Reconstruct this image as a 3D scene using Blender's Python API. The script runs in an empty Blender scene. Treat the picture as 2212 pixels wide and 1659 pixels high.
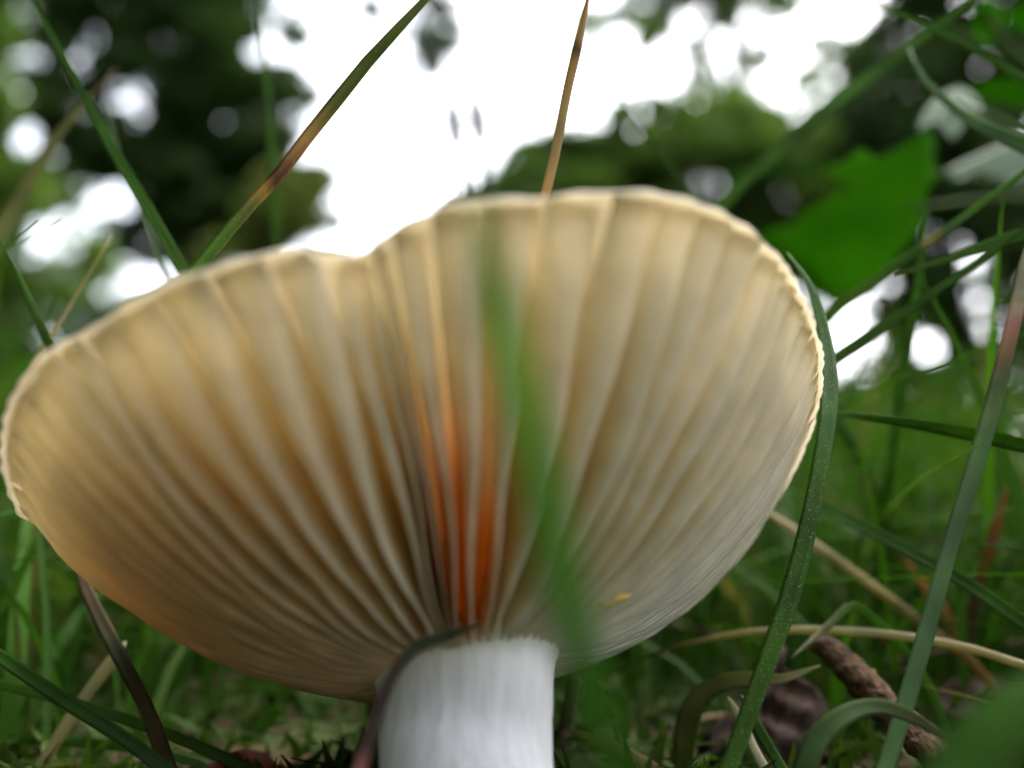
import bpy, math, random
import numpy as np
from mathutils import Vector, Matrix
R_ = math.radians
SC = bpy.context.scene
COL = SC.collection
rnd = random.Random(11)

# ------------------------------------------------------------------ camera
FPX = 2125.0                      # focal length in pixels of a 2212 x 1659 picture
CAM_H = 0.024
PITCH = math.atan(370.0 / FPX)
cd = bpy.data.cameras.new('camera')
cam = bpy.data.objects.new('camera', cd); COL.objects.link(cam)
cam.location = (0, 0, CAM_H)
cam.rotation_euler = (R_(90) + PITCH, 0, 0)
cd.sensor_width = 6.25
cd.lens = FPX / 2212.0 * 6.25
cd.clip_start = 0.002
cd.clip_end = 2000
cd.dof.use_dof = True
cd.dof.focus_distance = 0.094
cd.dof.aperture_fstop = cd.lens / 3.0
SC.camera = cam
CP, SP = math.cos(PITCH), math.sin(PITCH)

def cam2w(x, y, d):               # camera space (metres, d = depth) to world
    return Vector((x, d * CP - y * SP, CAM_H + y * CP + d * SP))
def at(px, py, dmm):              # pixel of the 2212-wide picture + depth in mm
    d = dmm * 0.001
    return cam2w((px - 1106.0) / FPX * d, -(py - 829.5) / FPX * d, d)

# ------------------------------------------------------------------ sky, sun, exposure
SUN_EL, SUN_AZ = R_(55), R_(40)   # azimuth from +Y (view direction) clockwise
world = bpy.data.worlds.new('World'); SC.world = world; world.use_nodes = True
nt = world.node_tree; nt.nodes.clear()
sky = nt.nodes.new('ShaderNodeTexSky'); sky.sky_type = 'NISHITA'; sky.sun_disc = False
sky.sun_elevation = SUN_EL; sky.sun_rotation = SUN_AZ
sky.air_density = 1.0; sky.dust_density = 4.0; sky.ozone_density = 1.0
hs = nt.nodes.new('ShaderNodeHueSaturation'); hs.inputs['Saturation'].default_value = 0.35
bg = nt.nodes.new('ShaderNodeBackground'); bg.inputs['Strength'].default_value = 0.15
wo = nt.nodes.new('ShaderNodeOutputWorld')
nt.links.new(sky.outputs[0], hs.inputs['Color']); nt.links.new(hs.outputs[0], bg.inputs['Color'])
nt.links.new(bg.outputs[0], wo.inputs['Surface'])
sl = bpy.data.lights.new('sun', 'SUN'); sl.energy = 0.8; sl.angle = R_(50); sl.color = (1.0, 0.96, 0.9)
sun = bpy.data.objects.new('sun', sl); COL.objects.link(sun)
sd = Vector((math.sin(SUN_AZ) * math.cos(SUN_EL), math.cos(SUN_AZ) * math.cos(SUN_EL), math.sin(SUN_EL)))
sun.rotation_euler = sd.to_track_quat('Z', 'Y').to_euler()
sun.location = (3, -3, 5)
SC.view_settings.view_transform = 'Standard'
SC.view_settings.look = 'None'
SC.view_settings.gamma = 1.0
SC.view_settings.exposure = 2.4
SC.view_settings.use_curve_mapping = False
SC.render.engine = 'CYCLES'
SC.cycles.use_denoising = True
try:
    SC.cycles.denoiser = 'OPENIMAGEDENOISE'
except Exception:
    pass
SC.cycles.max_bounces = 7
SC.cycles.diffuse_bounces = 4
SC.cycles.transmission_bounces = 4
SC.cycles.sample_clamp_indirect = 8.0
SC.cycles.caustics_reflective = False
SC.cycles.caustics_refractive = False

# ------------------------------------------------------------------ helpers
def wloc(o):
    v = Vector((0, 0, 0))
    while o is not None:
        v = v + Vector(o.location); o = o.parent
    return v

def mesh_of(name, verts, faces, mat=None, smooth=True, uv=None, colors=None):
    me = bpy.data.meshes.new(name)
    me.from_pydata([tuple(v) for v in verts], [], faces)
    if mat: me.materials.append(mat)
    if smooth:
        me.polygons.foreach_set('use_smooth', [True] * len(me.polygons))
    if uv is not None:
        lay = me.uv_layers.new(name='UVMap')
        idx = np.empty(len(me.loops), dtype=np.int32); me.loops.foreach_get('vertex_index', idx)
        lay.data.foreach_set('uv', np.asarray(uv, dtype=np.float32)[idx].ravel())
    if colors is not None:
        at_ = me.color_attributes.new('tint', 'FLOAT_COLOR', 'POINT')
        at_.data.foreach_set('color', np.asarray(colors, dtype=np.float32).ravel())
    me.update()
    return me

def obj(name, verts, faces, mat, parent=None, **kw):
    """verts in world metres; one mesh object, child of parent if given"""
    if parent is not None:
        off = wloc(parent); verts = [Vector(v) - off for v in verts]
    me = mesh_of(name, verts, faces, mat, **kw)
    o = bpy.data.objects.new(name, me); COL.objects.link(o)
    if parent is not None: o.parent = parent
    return o

def thing_obj(name, base, verts, faces, mat, **kw):
    base = Vector(base)
    o = obj(name, [Vector(v) - base for v in verts], faces, mat, **kw); o.location = base
    return o

def empty(name, loc):
    o = bpy.data.objects.new(name, None); COL.objects.link(o); o.location = loc
    o.empty_display_size = 0.01
    return o

def tag(o, label=None, cat=None, group=None, kind=None):
    if label: o['label'] = label
    if cat: o['category'] = cat
    if group: o['group'] = group
    if kind: o['kind'] = kind
    return o

def catmull(pts, vals, n):
    """resample points and per-point scalars smoothly with n samples"""
    P = [Vector(p) for p in pts]; k = len(P)
    L = [0.0]
    for i in range(1, k): L.append(L[-1] + max(1e-6, (P[i] - P[i - 1]).length))
    out, ov, ot = [], [], []
    for j in range(n):
        s = L[-1] * j / (n - 1); i = 0
        while i < k - 2 and s > L[i + 1]: i += 1
        t = (s - L[i]) / (L[i + 1] - L[i]); h = L[i + 1] - L[i]
        def tang(a):
            if a == 0: return (P[1] - P[0]) / (L[1] - L[0])
            if a == k - 1: return (P[-1] - P[-2]) / (L[-1] - L[-2])
            return (P[a + 1] - P[a - 1]) / (L[a + 1] - L[a - 1])
        m0, m1 = tang(i) * h, tang(i + 1) * h
        t2, t3 = t * t, t * t * t
        out.append(P[i] * (2*t3 - 3*t2 + 1) + m0 * (t3 - 2*t2 + t) + P[i+1] * (-2*t3 + 3*t2) + m1 * (t3 - t2))
        ov.append(vals[i] * (1 - t) + vals[i + 1] * t); ot.append(s / L[-1])
    return out, ov, ot

def tube(path, radii, seg=8, cap=True):
    V, Fc = [], []; n = len(path); prev = None
    for i in range(n):
        t = (path[min(i + 1, n - 1)] - path[max(i - 1, 0)]).normalized()
        if prev is None:
            a = Vector((0, 0, 1)) if abs(t.z) < .9 else Vector((1, 0, 0))
            x = t.cross(a).normalized()
        else:
            x = (prev - t * prev.dot(t)).normalized()
        prev = x; y = t.cross(x)
        for k in range(seg):
            a = 2 * math.pi * k / seg
            V.append(path[i] + (x * math.cos(a) + y * math.sin(a)) * radii[i])
    for i in range(n - 1):
        for k in range(seg):
            a, b = i * seg + k, i * seg + (k + 1) % seg
            Fc.append((a, b, b + seg, a + seg))
    if cap:
        Fc.append(tuple(range(seg - 1, -1, -1))); Fc.append(tuple(range((n - 1) * seg, n * seg)))
    return V, Fc

# ------------------------------------------------------------------ materials
def new_mat(name):
    m = bpy.data.materials.new(name); m.use_nodes = True
    n = m.node_tree; n.nodes.clear()
    out = n.nodes.new('ShaderNodeOutputMaterial')
    return m, n, out
def N(n, t, **kw):
    x = n.nodes.new(t)
    for k, v in kw.items():
        if k in x.inputs: x.inputs[k].default_value = v
        else: setattr(x, k, v)
    return x
def mixcol(n, fac, a, b, blend='MIX'):
    x = n.nodes.new('ShaderNodeMix'); x.data_type = 'RGBA'; x.blend_type = blend
    for sock, v in ((x.inputs[0], fac), (x.inputs[6], a), (x.inputs[7], b)):
        if hasattr(v, 'links'): n.links.new(v, sock)
        elif isinstance(v, (int, float)): sock.default_value = v
        else: sock.default_value = (*v[:3], 1)
    return x.outputs[2]
def leaf_shader(n, out, col, trans=0.3, rough=0.45, tcol=(0.9, 1.0, 0.45), bump=None):
    p = N(n, 'ShaderNodeBsdfPrincipled', Roughness=rough)
    p.inputs['Specular IOR Level'].default_value = 0.25
    n.links.new(col, p.inputs['Base Color'])
    if bump is not None: n.links.new(bump, p.inputs['Normal'])
    if trans <= 0:
        n.links.new(p.outputs[0], out.inputs['Surface']); return p
    t = N(n, 'ShaderNodeBsdfTranslucent')
    tc = mixcol(n, 1.0, col, tcol, 'MULTIPLY')
    br = N(n, 'ShaderNodeHueSaturation'); br.inputs['Value'].default_value = 1.7
    n.links.new(tc, br.inputs['Color']); n.links.new(br.outputs[0], t.inputs['Color'])
    ms = N(n, 'ShaderNodeMixShader'); ms.inputs[0].default_value = trans
    n.links.new(p.outputs[0], ms.inputs[1]); n.links.new(t.outputs[0], ms.inputs[2])
    n.links.new(ms.outputs[0], out.inputs['Surface'])
    return p

_bm = {}
def blade_mat(stops, trans=0.3, rough=0.42, speck=0.0):
    key = (tuple(stops), trans, rough, speck)
    if key in _bm: return _bm[key]
    m, n, out = new_mat('grass_blade_%d' % len(_bm))
    uv = N(n, 'ShaderNodeUVMap'); sep = N(n, 'ShaderNodeSeparateXYZ')
    n.links.new(uv.outputs[0], sep.inputs[0])
    geo = N(n, 'ShaderNodeTexCoord')
    no = N(n, 'ShaderNodeTexNoise', Scale=420.0, Detail=3.0); n.links.new(geo.outputs['Object'], no.inputs['Vector'])
    # jitter the band borders with noise
    ad = N(n, 'ShaderNodeMath', operation='MULTIPLY_ADD'); ad.inputs[1].default_value = 0.06
    n.links.new(no.outputs['Fac'], ad.inputs[0]); 
    sb = N(n, 'ShaderNodeMath', operation='SUBTRACT'); sb.inputs[1].default_value = 0.03
    n.links.new(sep.outputs['Y'], sb.inputs[0]); n.links.new(sb.outputs[0], ad.inputs[2])
    cr = N(n, 'ShaderNodeValToRGB'); e = cr.color_ramp.elements
    while len(e) < len(stops): e.new(0.5)
    for q, (pos, c) in zip(e, stops): q.position = pos; q.color = (*c, 1)
    n.links.new(ad.outputs[0], cr.inputs[0])
    # lengthwise ribs
    wv = N(n, 'ShaderNodeMath', operation='MULTIPLY'); wv.inputs[1].default_value = 60.0
    n.links.new(sep.outputs['X'], wv.inputs[0])
    si = N(n, 'ShaderNodeMath', operation='SINE'); n.links.new(wv.outputs[0], si.inputs[0])
    ma = N(n, 'ShaderNodeMapRange'); ma.inputs['From Min'].default_value = -1; ma.inputs['To Min'].default_value = 0.78; ma.inputs['To Max'].default_value = 1.12
    n.links.new(si.outputs[0], ma.inputs[0])
    g = N(n, 'ShaderNodeCombineColor')
    for k in range(3): n.links.new(ma.outputs[0], g.inputs[k])
    c1 = mixcol(n, 0.6, cr.outputs[0], g.outputs[0], 'MULTIPLY')
    n2 = N(n, 'ShaderNodeTexNoise', Scale=160.0, Detail=2.0); n.links.new(geo.outputs['Object'], n2.inputs['Vector'])
    mr = N(n, 'ShaderNodeMapRange'); mr.inputs['From Min'].default_value = .3; mr.inputs['From Max'].default_value = .7; mr.inputs['To Min'].default_value = 0.7; mr.inputs['To Max'].default_value = 1.25
    n.links.new(n2.outputs['Fac'], mr.inputs[0])
    g2 = N(n, 'ShaderNodeCombineColor')
    for k in range(3): n.links.new(mr.outputs[0], g2.inputs[k])
    c2 = mixcol(n, 1.0, c1, g2.outputs[0], 'MULTIPLY')
    if speck > 0:
        v = N(n, 'ShaderNodeTexNoise', Scale=5200.0, Detail=1.0); n.links.new(geo.outputs['Object'], v.inputs['Vector'])
        th = N(n, 'ShaderNodeMapRange'); th.inputs['From Min'].default_value = 0.63 ; th.inputs['From Max'].default_value = 0.71; th.inputs['To Max'].default_value = speck
        n.links.new(v.outputs['Fac'], th.inputs[0])
        c2 = mixcol(n, th.outputs[0], c2, (0.30, 0.34, 0.08))
    bp = N(n, 'ShaderNodeBump', Strength=0.25, Distance=0.0001); n.links.new(si.outputs[0], bp.inputs['Height'])
    leaf_shader(n, out, c2, trans, rough, bump=bp.outputs[0])
    _bm[key] = m
    return m

def simple_leaf_mat(name, c1, c2, scale=3.0, trans=0.3, rough=0.5, detail=3.0):
    m, n, out = new_mat(name)
    tc = N(n, 'ShaderNodeTexCoord'); no = N(n, 'ShaderNodeTexNoise', Scale=scale, Detail=detail)
    n.links.new(tc.outputs['Object'], no.inputs['Vector'])
    mr = N(n, 'ShaderNodeMapRange'); mr.inputs['From Min'].default_value = .32; mr.inputs['From Max'].default_value = .68
    n.links.new(no.outputs['Fac'], mr.inputs[0])
    c = mixcol(n, mr.outputs[0], c1, c2)
    leaf_shader(n, out, c, trans, rough).inputs['Specular IOR Level'].default_value = .12
    return m

def rough_mat(name, c1, c2, scale, bump=0.4, dist=0.001, stretch=None, rough=0.85):
    m, n, out = new_mat(name)
    tc = N(n, 'ShaderNodeTexCoord'); src = tc.outputs['Object']
    if stretch:
        mp = N(n, 'ShaderNodeMapping'); mp.inputs['Scale'].default_value = stretch
        n.links.new(src, mp.inputs[0]); src = mp.outputs[0]
    no = N(n, 'ShaderNodeTexNoise', Scale=scale, Detail=6.0); n.links.new(src, no.inputs['Vector'])
    mr = N(n, 'ShaderNodeMapRange'); mr.inputs['From Min'].default_value = .3; mr.inputs['From Max'].default_value = .7
    n.links.new(no.outputs['Fac'], mr.inputs[0])
    c = mixcol(n, mr.outputs[0], c1, c2)
    p = N(n, 'ShaderNodeBsdfPrincipled', Roughness=rough); n.links.new(c, p.inputs['Base Color'])
    p.inputs['Specular IOR Level'].default_value = .15
    b = N(n, 'ShaderNodeBump', Strength=bump, Distance=dist); n.links.new(no.outputs['Fac'], b.inputs['Height'])
    n.links.new(b.outputs[0], p.inputs['Normal']); n.links.new(p.outputs[0], out.inputs['Surface'])
    return m

def fungus_mat(name, trans, rough=0.5, sss=0.0):
    m, n, out = new_mat(name)
    a = N(n, 'ShaderNodeAttribute'); a.attribute_name = 'tint'
    tc = N(n, 'ShaderNodeTexCoord'); no = N(n, 'ShaderNodeTexNoise', Scale=260.0, Detail=4.0)
    n.links.new(tc.outputs['Object'], no.inputs['Vector'])
    mr = N(n, 'ShaderNodeMapRange'); mr.inputs['From Min'].default_value = .3; mr.inputs['From Max'].default_value = .7; mr.inputs['To Min'].default_value = .88; mr.inputs['To Max'].default_value = 1.06
    n.links.new(no.outputs['Fac'], mr.inputs[0]); g = N(n, 'ShaderNodeCombineColor')
    for k in range(3): n.links.new(mr.outputs[0], g.inputs[k])
    c = mixcol(n, 1.0, a.outputs['Color'], g.outputs[0], 'MULTIPLY')
    p = N(n, 'ShaderNodeBsdfPrincipled', Roughness=rough); n.links.new(c, p.inputs['Base Color'])
    p.inputs['Specular IOR Level'].default_value = 0.25
    t = N(n, 'ShaderNodeBsdfTranslucent'); tcl = mixcol(n, 1.0, c, (1.0, 0.99, 0.94), 'MULTIPLY')
    n.links.new(tcl, t.inputs['Color'])
    ms = N(n, 'ShaderNodeMixShader'); n.links.new(a.outputs['Alpha'], ms.inputs[0])   # thin flesh lets light through
    n.links.new(p.outputs[0], ms.inputs[1]); n.links.new(t.outputs[0], ms.inputs[2])
    n.links.new(ms.outputs[0], out.inputs['Surface'])
    return m

# ------------------------------------------------------------------ ground
def ground_z(x, y):
    r = math.hypot(x, y)
    a = min(1.0, r / 0.12)
    z = 0.0016 * math.sin(61 * x + 1.3) * math.cos(53 * y + .4) + 0.0012 * math.sin(130 * x - 90 * y)
    z *= a
    z += min(0.25, 0.006 * max(0, r - 0.4)) * (math.sin(x * 1.1 + .5) + math.cos(y * .9)) * 0.35
    return z
gv, gf = [], []
rings = [0.0]; r = 0.012
while r < 900:
    rings.append(r); r *= 1.09 if r < 1 else 1.25
NS = 120
gv.append((0, 0, ground_z(0, 0)))
for r in rings[1:]:
    for k in range(NS):
        a = 2 * math.pi * k / NS; x, y = r * math.cos(a), r * math.sin(a)
        gv.append((x, y, ground_z(x, y)))
for k in range(NS): gf.append((0, 1 + k, 1 + (k + 1) % NS))
for i in range(len(rings) - 2):
    for k in range(NS):
        a, b = 1 + i * NS + k, 1 + i * NS + (k + 1) % NS
        gf.append((a, a + NS, b + NS, b))
m, n, out = new_mat('soil')
tc = N(n, 'ShaderNodeTexCoord')
n1 = N(n, 'ShaderNodeTexNoise', Scale=90.0, Detail=8.0); n.links.new(tc.outputs['Object'], n1.inputs['Vector'])
n2 = N(n, 'ShaderNodeTexNoise', Scale=14.0, Detail=5.0); n.links.new(tc.outputs['Object'], n2.inputs['Vector'])
c = mixcol(n, n1.outputs['Fac'], (0.02, 0.013, 0.008), (0.06, 0.04, 0.022))
r2 = N(n, 'ShaderNodeMapRange'); r2.inputs['From Min'].default_value = .42; r2.inputs['From Max'].default_value = .6
n.links.new(n2.outputs['Fac'], r2.inputs[0])
c = mixcol(n, r2.outputs[0], c, (0.045, 0.075, 0.02))
p = N(n, 'ShaderNodeBsdfPrincipled', Roughness=0.95); p.inputs['Specular IOR Level'].default_value = .05; n.links.new(c, p.inputs['Base Color'])
b = N(n, 'ShaderNodeBump', Strength=0.8, Distance=0.004); n.links.new(n1.outputs['Fac'], b.inputs['Height'])
n.links.new(b.outputs[0], p.inputs['Normal']); n.links.new(p.outputs[0], out.inputs['Surface'])
tag(obj('ground', gv, gf, m), kind='structure')

# ------------------------------------------------------------------ trees and shrubs behind
BARK = rough_mat('bark', (0.05, 0.04, 0.03), (0.13, 0.11, 0.085), 9.0, 0.7, 0.02, (3, 3, .6))
FOL = {
    'dark': simple_leaf_mat('dark_foliage', (0.030, 0.060, 0.018), (0.060, 0.10, 0.028), 1.2, 0.3),
    'mid': simple_leaf_mat('mid_foliage', (0.05, 0.10, 0.018), (0.09, 0.14, 0.028), 1.2, 0.5),
    'olive': simple_leaf_mat('olive_foliage', (0.070, 0.095, 0.022), (0.11, 0.125, 0.035), 1.5, 0.5),
}
def leaf_cloud(clumps, per, size, rn, flat=1.0):
    """clumps = (centre, (rx, ry, rz)); returns folded leaf quads"""
    V, Fc = [], []
    for c, rad in clumps:
        for _ in range(per):
            while True:
                q = Vector((rn.uniform(-1, 1), rn.uniform(-1, 1), rn.uniform(-1, 1)))
                if q.length < 1: break
            q = q.normalized() * (q.length ** .7)
            p = Vector((c.x + q.x * rad[0], c.y + q.y * rad[1], c.z + q.z * rad[2]))
            a = Vector((rn.gauss(0, 1), rn.gauss(0, 1), rn.gauss(0, .6))).normalized()
            nn = Vector((rn.gauss(0, 1), rn.gauss(0, 1), rn.gauss(0, 1) * flat)).normalized()
            w = a.cross(nn).normalized()
            s = size * rn.uniform(.6, 1.3)
            b0 = len(V)
            V += [p - a * s * .5, p + w * s * .32 + nn * s * .06, p + a * s * .5, p - w * s * .32 + nn * s * .06]
            Fc.append((b0, b0 + 1, b0 + 2)); Fc.append((b0, b0 + 2, b0 + 3))
    return V, Fc

def tree(name, label, cat, bpx, d, regions, gaps, ncl, crad, per, lsize, mat, trunk_r, depth_r, seed, group, top=None, limbs=26, flat=1.0, squash=.75, wexp=1.0):
    """d in metres; regions/gaps = ellipses (px, py, rx, ry) that say where its clumps of foliage hang"""
    rn = random.Random(seed)
    base = at(bpx, 1200, d * 1000); base.z = ground_z(base.x, base.y) - 0.05
    root = empty(name, base); tag(root, label, cat, group)
    area = [(rx * ry) ** wexp for _, _, rx, ry in regions]; clumps = []
    tries = 0
    while len(clumps) < ncl and tries < ncl * 40:
        tries += 1
        cx, cy, rx, ry = rn.choices(regions, area)[0]
        a, q = rn.uniform(0, 2 * math.pi), math.sqrt(rn.random())
        px, py = cx + rx * q * math.cos(a), cy + ry * q * math.sin(a)
        if any(((px - gx) / (grx + crad * .35)) ** 2 + ((py - gy) / (gry + crad * .25)) ** 2 < 1 for gx, gy, grx, gry in gaps): continue
        dd = d + rn.uniform(-depth_r, depth_r) * math.sqrt(max(.05, 1 - q * q))
        c = at(px, py, dd * 1000)
        if c.z < base.z + .25: continue
        rr = crad * d / FPX * rn.uniform(.7, 1.3)
        clumps.append((c, (rr, rr, rr * squash)))
    V, Fc = leaf_cloud(clumps, int(per * 2.6), lsize * 1.15, rn, flat)
    crown = obj('crown', V, Fc, mat, root, smooth=False)
    zt = top if top else max(c.z for c, _ in clumps) * .93
    ctr = sum((c for c, _ in clumps), Vector()) / len(clumps)
    tp = Vector((base.x * .5 + ctr.x * .5, base.y * .5 + ctr.y * .5, zt))
    mid = base.lerp(tp, .5) + Vector((rn.uniform(-.1, .1), 0, 0))
    path, rad, _ = catmull([base, mid, tp], [trunk_r, trunk_r * .65, trunk_r * .12], 14)
    TV, TF = tube(path, rad, 10)
    for c, _ in rn.sample(clumps, min(limbs, len(clumps))):
        h = max(base.z + (zt - base.z) * .12, min(zt * .95, c.z - .35 * math.hypot(c.x - tp.x, c.y - tp.y)))
        k = min(len(path) - 1, max(0, int((h - base.z) / (zt - base.z) * 13)))
        s = path[k]; r0 = rad[k] * .45
        mp = s.lerp(c, .55) + Vector((0, 0, .12 * (c - s).length))
        lp, lr, _ = catmull([s, mp, c], [r0, r0 * .6, max(.004, r0 * .2)], 7)
        v2, f2 = tube(lp, lr, 6); o0 = len(TV)
        TV += v2; TF += [tuple(i + o0 for i in f) for f in f2]
    obj('trunk', TV, TF, BARK, root)
    return root

GL = [(300, 205, 45, 50), (60, 300, 60, 55), (240, 430, 70, 60), (90, 500, 75, 60), (300, 610, 50, 30), (40, 140, 45, 50), (590, 110, 40, 40), (160, 170, 20, 30)]
GR = [(1400, 155, 85, 50), (1335, 110, 40, 45), (1640, 190, 60, 50), (1790, 40, 80, 40), (1560, 150, 40, 30), (1480, 40, 50, 25), (1700, 110, 40, 35), (1340, 210, 70, 50), (1740, 230, 60, 30), (1600, 60, 40, 25), (1830, 160, 30, 35)]
GD = [(2050, 520, 40, 45), (2130, 655, 55, 60), (2020, 770, 55, 55), (1990, 860, 30, 25), (2180, 960, 50, 60), (2110, 880, 45, 40), (2200, 330, 50, 40), (2000, 60, 40, 30), (1930, 330, 25, 20)]
GL = [(x, y, a * .72, b * .72) for x, y, a, b in GL]; GD = [(x, y, a * .6, b * .6) for x, y, a, b in GD]; GR = [(x, y, a * .85, b * .85) for x, y, a, b in GR]
BG = 'trees standing beyond the meadow'
tree('spruce_tree', 'tall dark spruce with tiered boughs left of the open sky', 'tree', 380, 10.0,
     [(370, 180, 290, 330), (330, -260, 240, 320), (330, -700, 130, 260), (420, 430, 190, 160)], GL, 780, 46, 50, .085, FOL['dark'], .17, 1.3, 1, BG, flat=1.8, squash=.45)
tree('broadleaf_tree', 'loose broadleaf tree beside the tall dark spruce, bright sky gaps through it', 'tree', -60, 12.5,
     [(-30, 230, 180, 330), (60, 560, 200, 150), (-120, -250, 260, 300)], GL, 360, 50, 42, .11, FOL['mid'], .15, 1.4, 2, BG)
tree('shrub', 'rounded olive green shrub at the foot of the tall spruce', 'shrub', 640, 8.0,
     [(640, 470, 85, 110), (560, 560, 150, 110), (640, 680, 130, 120)], [], 70, 42, 60, .07, FOL['olive'], .05, .6, 3, None, limbs=14)
tree('broadleaf_tree', 'dense dark green tree filling the space behind the brown straw', 'tree', 1560, 11.0,
     [(1500, 390, 270, 190), (1260, 430, 220, 130), (1380, 640, 420, 200), (1740, 420, 180, 170), (1060, 510, 120, 70)], [], 400, 50, 60, .10, FOL['mid'], .19, 1.3, 4, BG)
tree('broadleaf_tree', 'high open canopy tree with many white sky gaps above the dense tree', 'tree', 1640, 16.0,
     [(1580, 90, 340, 170), (1600, -220, 420, 240), (1620, -560, 330, 220)], GR, 400, 38, 34, .13, FOL['mid'], .22, 1.8, 5, BG, limbs=40)
tree('broadleaf_tree', 'dark shady tree behind the lobed green leaves', 'tree', 2080, 9.0,
     [(2060, 260, 240, 280), (2150, 650, 260, 330), (2150, -200, 300, 300), (1950, 900, 140, 140)], GD, 560, 46, 46, .09, FOL['dark'], .16, 1.1, 6, BG)
tree('broadleaf_tree', 'pale drooping birch whose sprigs hang down into the open sky', 'tree', 820, 24.0,
     [(925, 60, 34, 70), (935, 140, 16, 25), (978, 50, 26, 65), (880, -150, 260, 130), (800, -420, 330, 230), (800, 20, 20, 18)], [(1050, 60, 50, 80)], 150, 20, 60, .10, FOL['dark'], .13, 1.2, 7, BG, limbs=50, wexp=.3)
tree('shrub', 'low dark shrub between the spruce and the rounded olive shrub', 'shrub', 230, 7.0,
     [(160, 760, 260, 90), (330, 700, 160, 110), (-100, 800, 180, 120), (-40, 960, 240, 110)], [(300, 610, 60, 40)], 130, 45, 60, .06, FOL['dark'], .04, .5, 8, None, limbs=14)
tree('shrub', 'low green shrub at the foot of the dark shady tree', 'shrub', 1850, 7.5,
     [(1820, 960, 180, 110), (2080, 1010, 190, 90), (2350, 1000, 160, 120), (1740, 960, 130, 130)], GD, 150, 45, 60, .065, FOL['mid'], .04, .5, 9, None, limbs=14)
tree('broadleaf_tree', 'leafy tree in the wood to the right of the meadow', 'tree', 2900, 12.0,
     [(2800, 500, 350, 420), (2850, -50, 300, 300)], [], 130, 75, 46, .14, FOL['mid'], .18, 1.5, 10, BG)
tree('spruce_tree', 'dark spruce in the wood to the left of the meadow', 'tree', -700, 11.0,
     [(-650, 600, 330, 330), (-660, 0, 230, 400), (-660, -400, 120, 260)], [], 140, 75, 46, .13, FOL['dark'], .18, 1.5, 11, BG, flat=1.8, squash=.5)

def shade_tree(seed):  # unseen trees, added beside and behind the camera to keep skylight off the gills
    rn = random.Random(seed); root = empty('broadleaf_tree', (0, 0, 0)); clumps = []  # added unseen shade tree, though it shares the broadleaf_tree name
    for _ in range(110):
        a, q, h = rn.uniform(0, 2 * math.pi), rn.random() ** .5, rn.uniform(.9, 8.2)
        w = 2.3 * math.sin(math.pi * min(1, max(.1, (h - .3) / 8.6)) ** .8) + .25
        clumps.append((Vector((w * q * math.cos(a), w * q * math.sin(a), h)), (.55, .55, .42)))
    V, Fc = leaf_cloud(clumps, 170, .2, rn); obj('crown', V, Fc, FOL['dark'], root, smooth=False)
    path, rad, _ = catmull([Vector((0, 0, -.1)), Vector((.1, .05, 4)), Vector((0, 0, 8))], [.2, .13, .03], 12)
    TV, TF = tube(path, rad, 10)
    for c, _ in rn.sample(clumps, 22):
        k = max(1, min(10, int((c.z - .5) / 8 * 11))); lp, lr, _ = catmull([path[k], path[k].lerp(c, .55) + Vector((0, 0, .2)), c], [rad[k] * .4, rad[k] * .25, .012], 6)
        v2, f2 = tube(lp, lr, 6); o0 = len(TV); TV += v2; TF += [tuple(i + o0 for i in f) for f in f2]
    obj('trunk', TV, TF, BARK, root)
    return root
wt = shade_tree(40)
for i, (az, d, sc) in enumerate(((-62, 6.0, 1.0), (-84, 5.2, 1.1), (-106, 5.6, 1.2), (-128, 5.2, 1.1), (-150, 5.6, 1.25), (-172, 5.4, 1.2), (166, 6.0, 1.2), (140, 8.0, 1.05), (110, 11.5, .9), (66, 11, 1.0), (-72, 3.4, .75), (-97, 3.0, .8))):
    r_ = wt
    if i:
        r_ = wt.copy(); COL.objects.link(r_)
        for ch in wt.children:
            c = ch.copy(); COL.objects.link(c); c.parent = r_
    r_.location = (d * math.sin(R_(az)), d * math.cos(R_(az)), 0); r_.rotation_euler = (0, 0, i * 1.9); sc *= (.48 if abs(az) > 100 else 1.05) if az < 0 else (.48 if az > 100 else .7); r_.scale = (sc, sc, sc)
    tag(r_, 'bushy broadleaf tree added out of view to block skylight, leafy almost to the ground', 'tree', 'unseen trees added for shade')

# far wood closing the meadow, one mass
rn = random.Random(5); cl = []
for _ in range(330):
    az, d = rn.uniform(-1.25, 1.25), rn.uniform(28, 36); h = rn.uniform(.2, 3.4) + .7 * math.sin(az * 9)
    cl.append((Vector((d * math.sin(az), d * math.cos(az), max(.2, h))), (1.3, 1.3, 1.0)))
V, Fc = leaf_cloud(cl, 90, .5, rn)
tag(obj('distant_wood', V, Fc, FOL['dark'], smooth=False), 'dark far off wood closing the end of the meadow', 'wood', kind='stuff')

# ------------------------------------------------------------------ mushroom
RT = [38.2, 38.7, 39.4, 40.2, 41.3, 42.6, 44.0, 44.0, 44.0, 44.0, 44.0, 44.0, 44.0, 44.0, 44.0, 44.0, 44.0, 44.0, 44.0, 44.0, 43.6, 41.2, 38.6, 36.5, 35.2, 34.6, 34.5, 34.7, 35.1, 35.8, 36.7, 37.8, 38.8, 38.6, 38.6, 38.6, 38.8, 39.1, 39.3, 39.4, 38.7, 38.8, 38.8, 38.4, 37.9, 35.7, 38.3, 39.7, 39.7, 40.6, 41.2, 41.0, 40.5, 39.7, 38.9, 38.2, 37.8, 37.6, 37.7, 37.8]
OX, OY, ODEP, TILT, ROLL, CAPH, EXPO, EX, EY, R0 = 1005.0, 1450.0, 87.08, 0.503, 0.201, 19.743, 2.013, 0.66, 0.30, 7.0
TWO = 2 * math.pi
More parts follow.
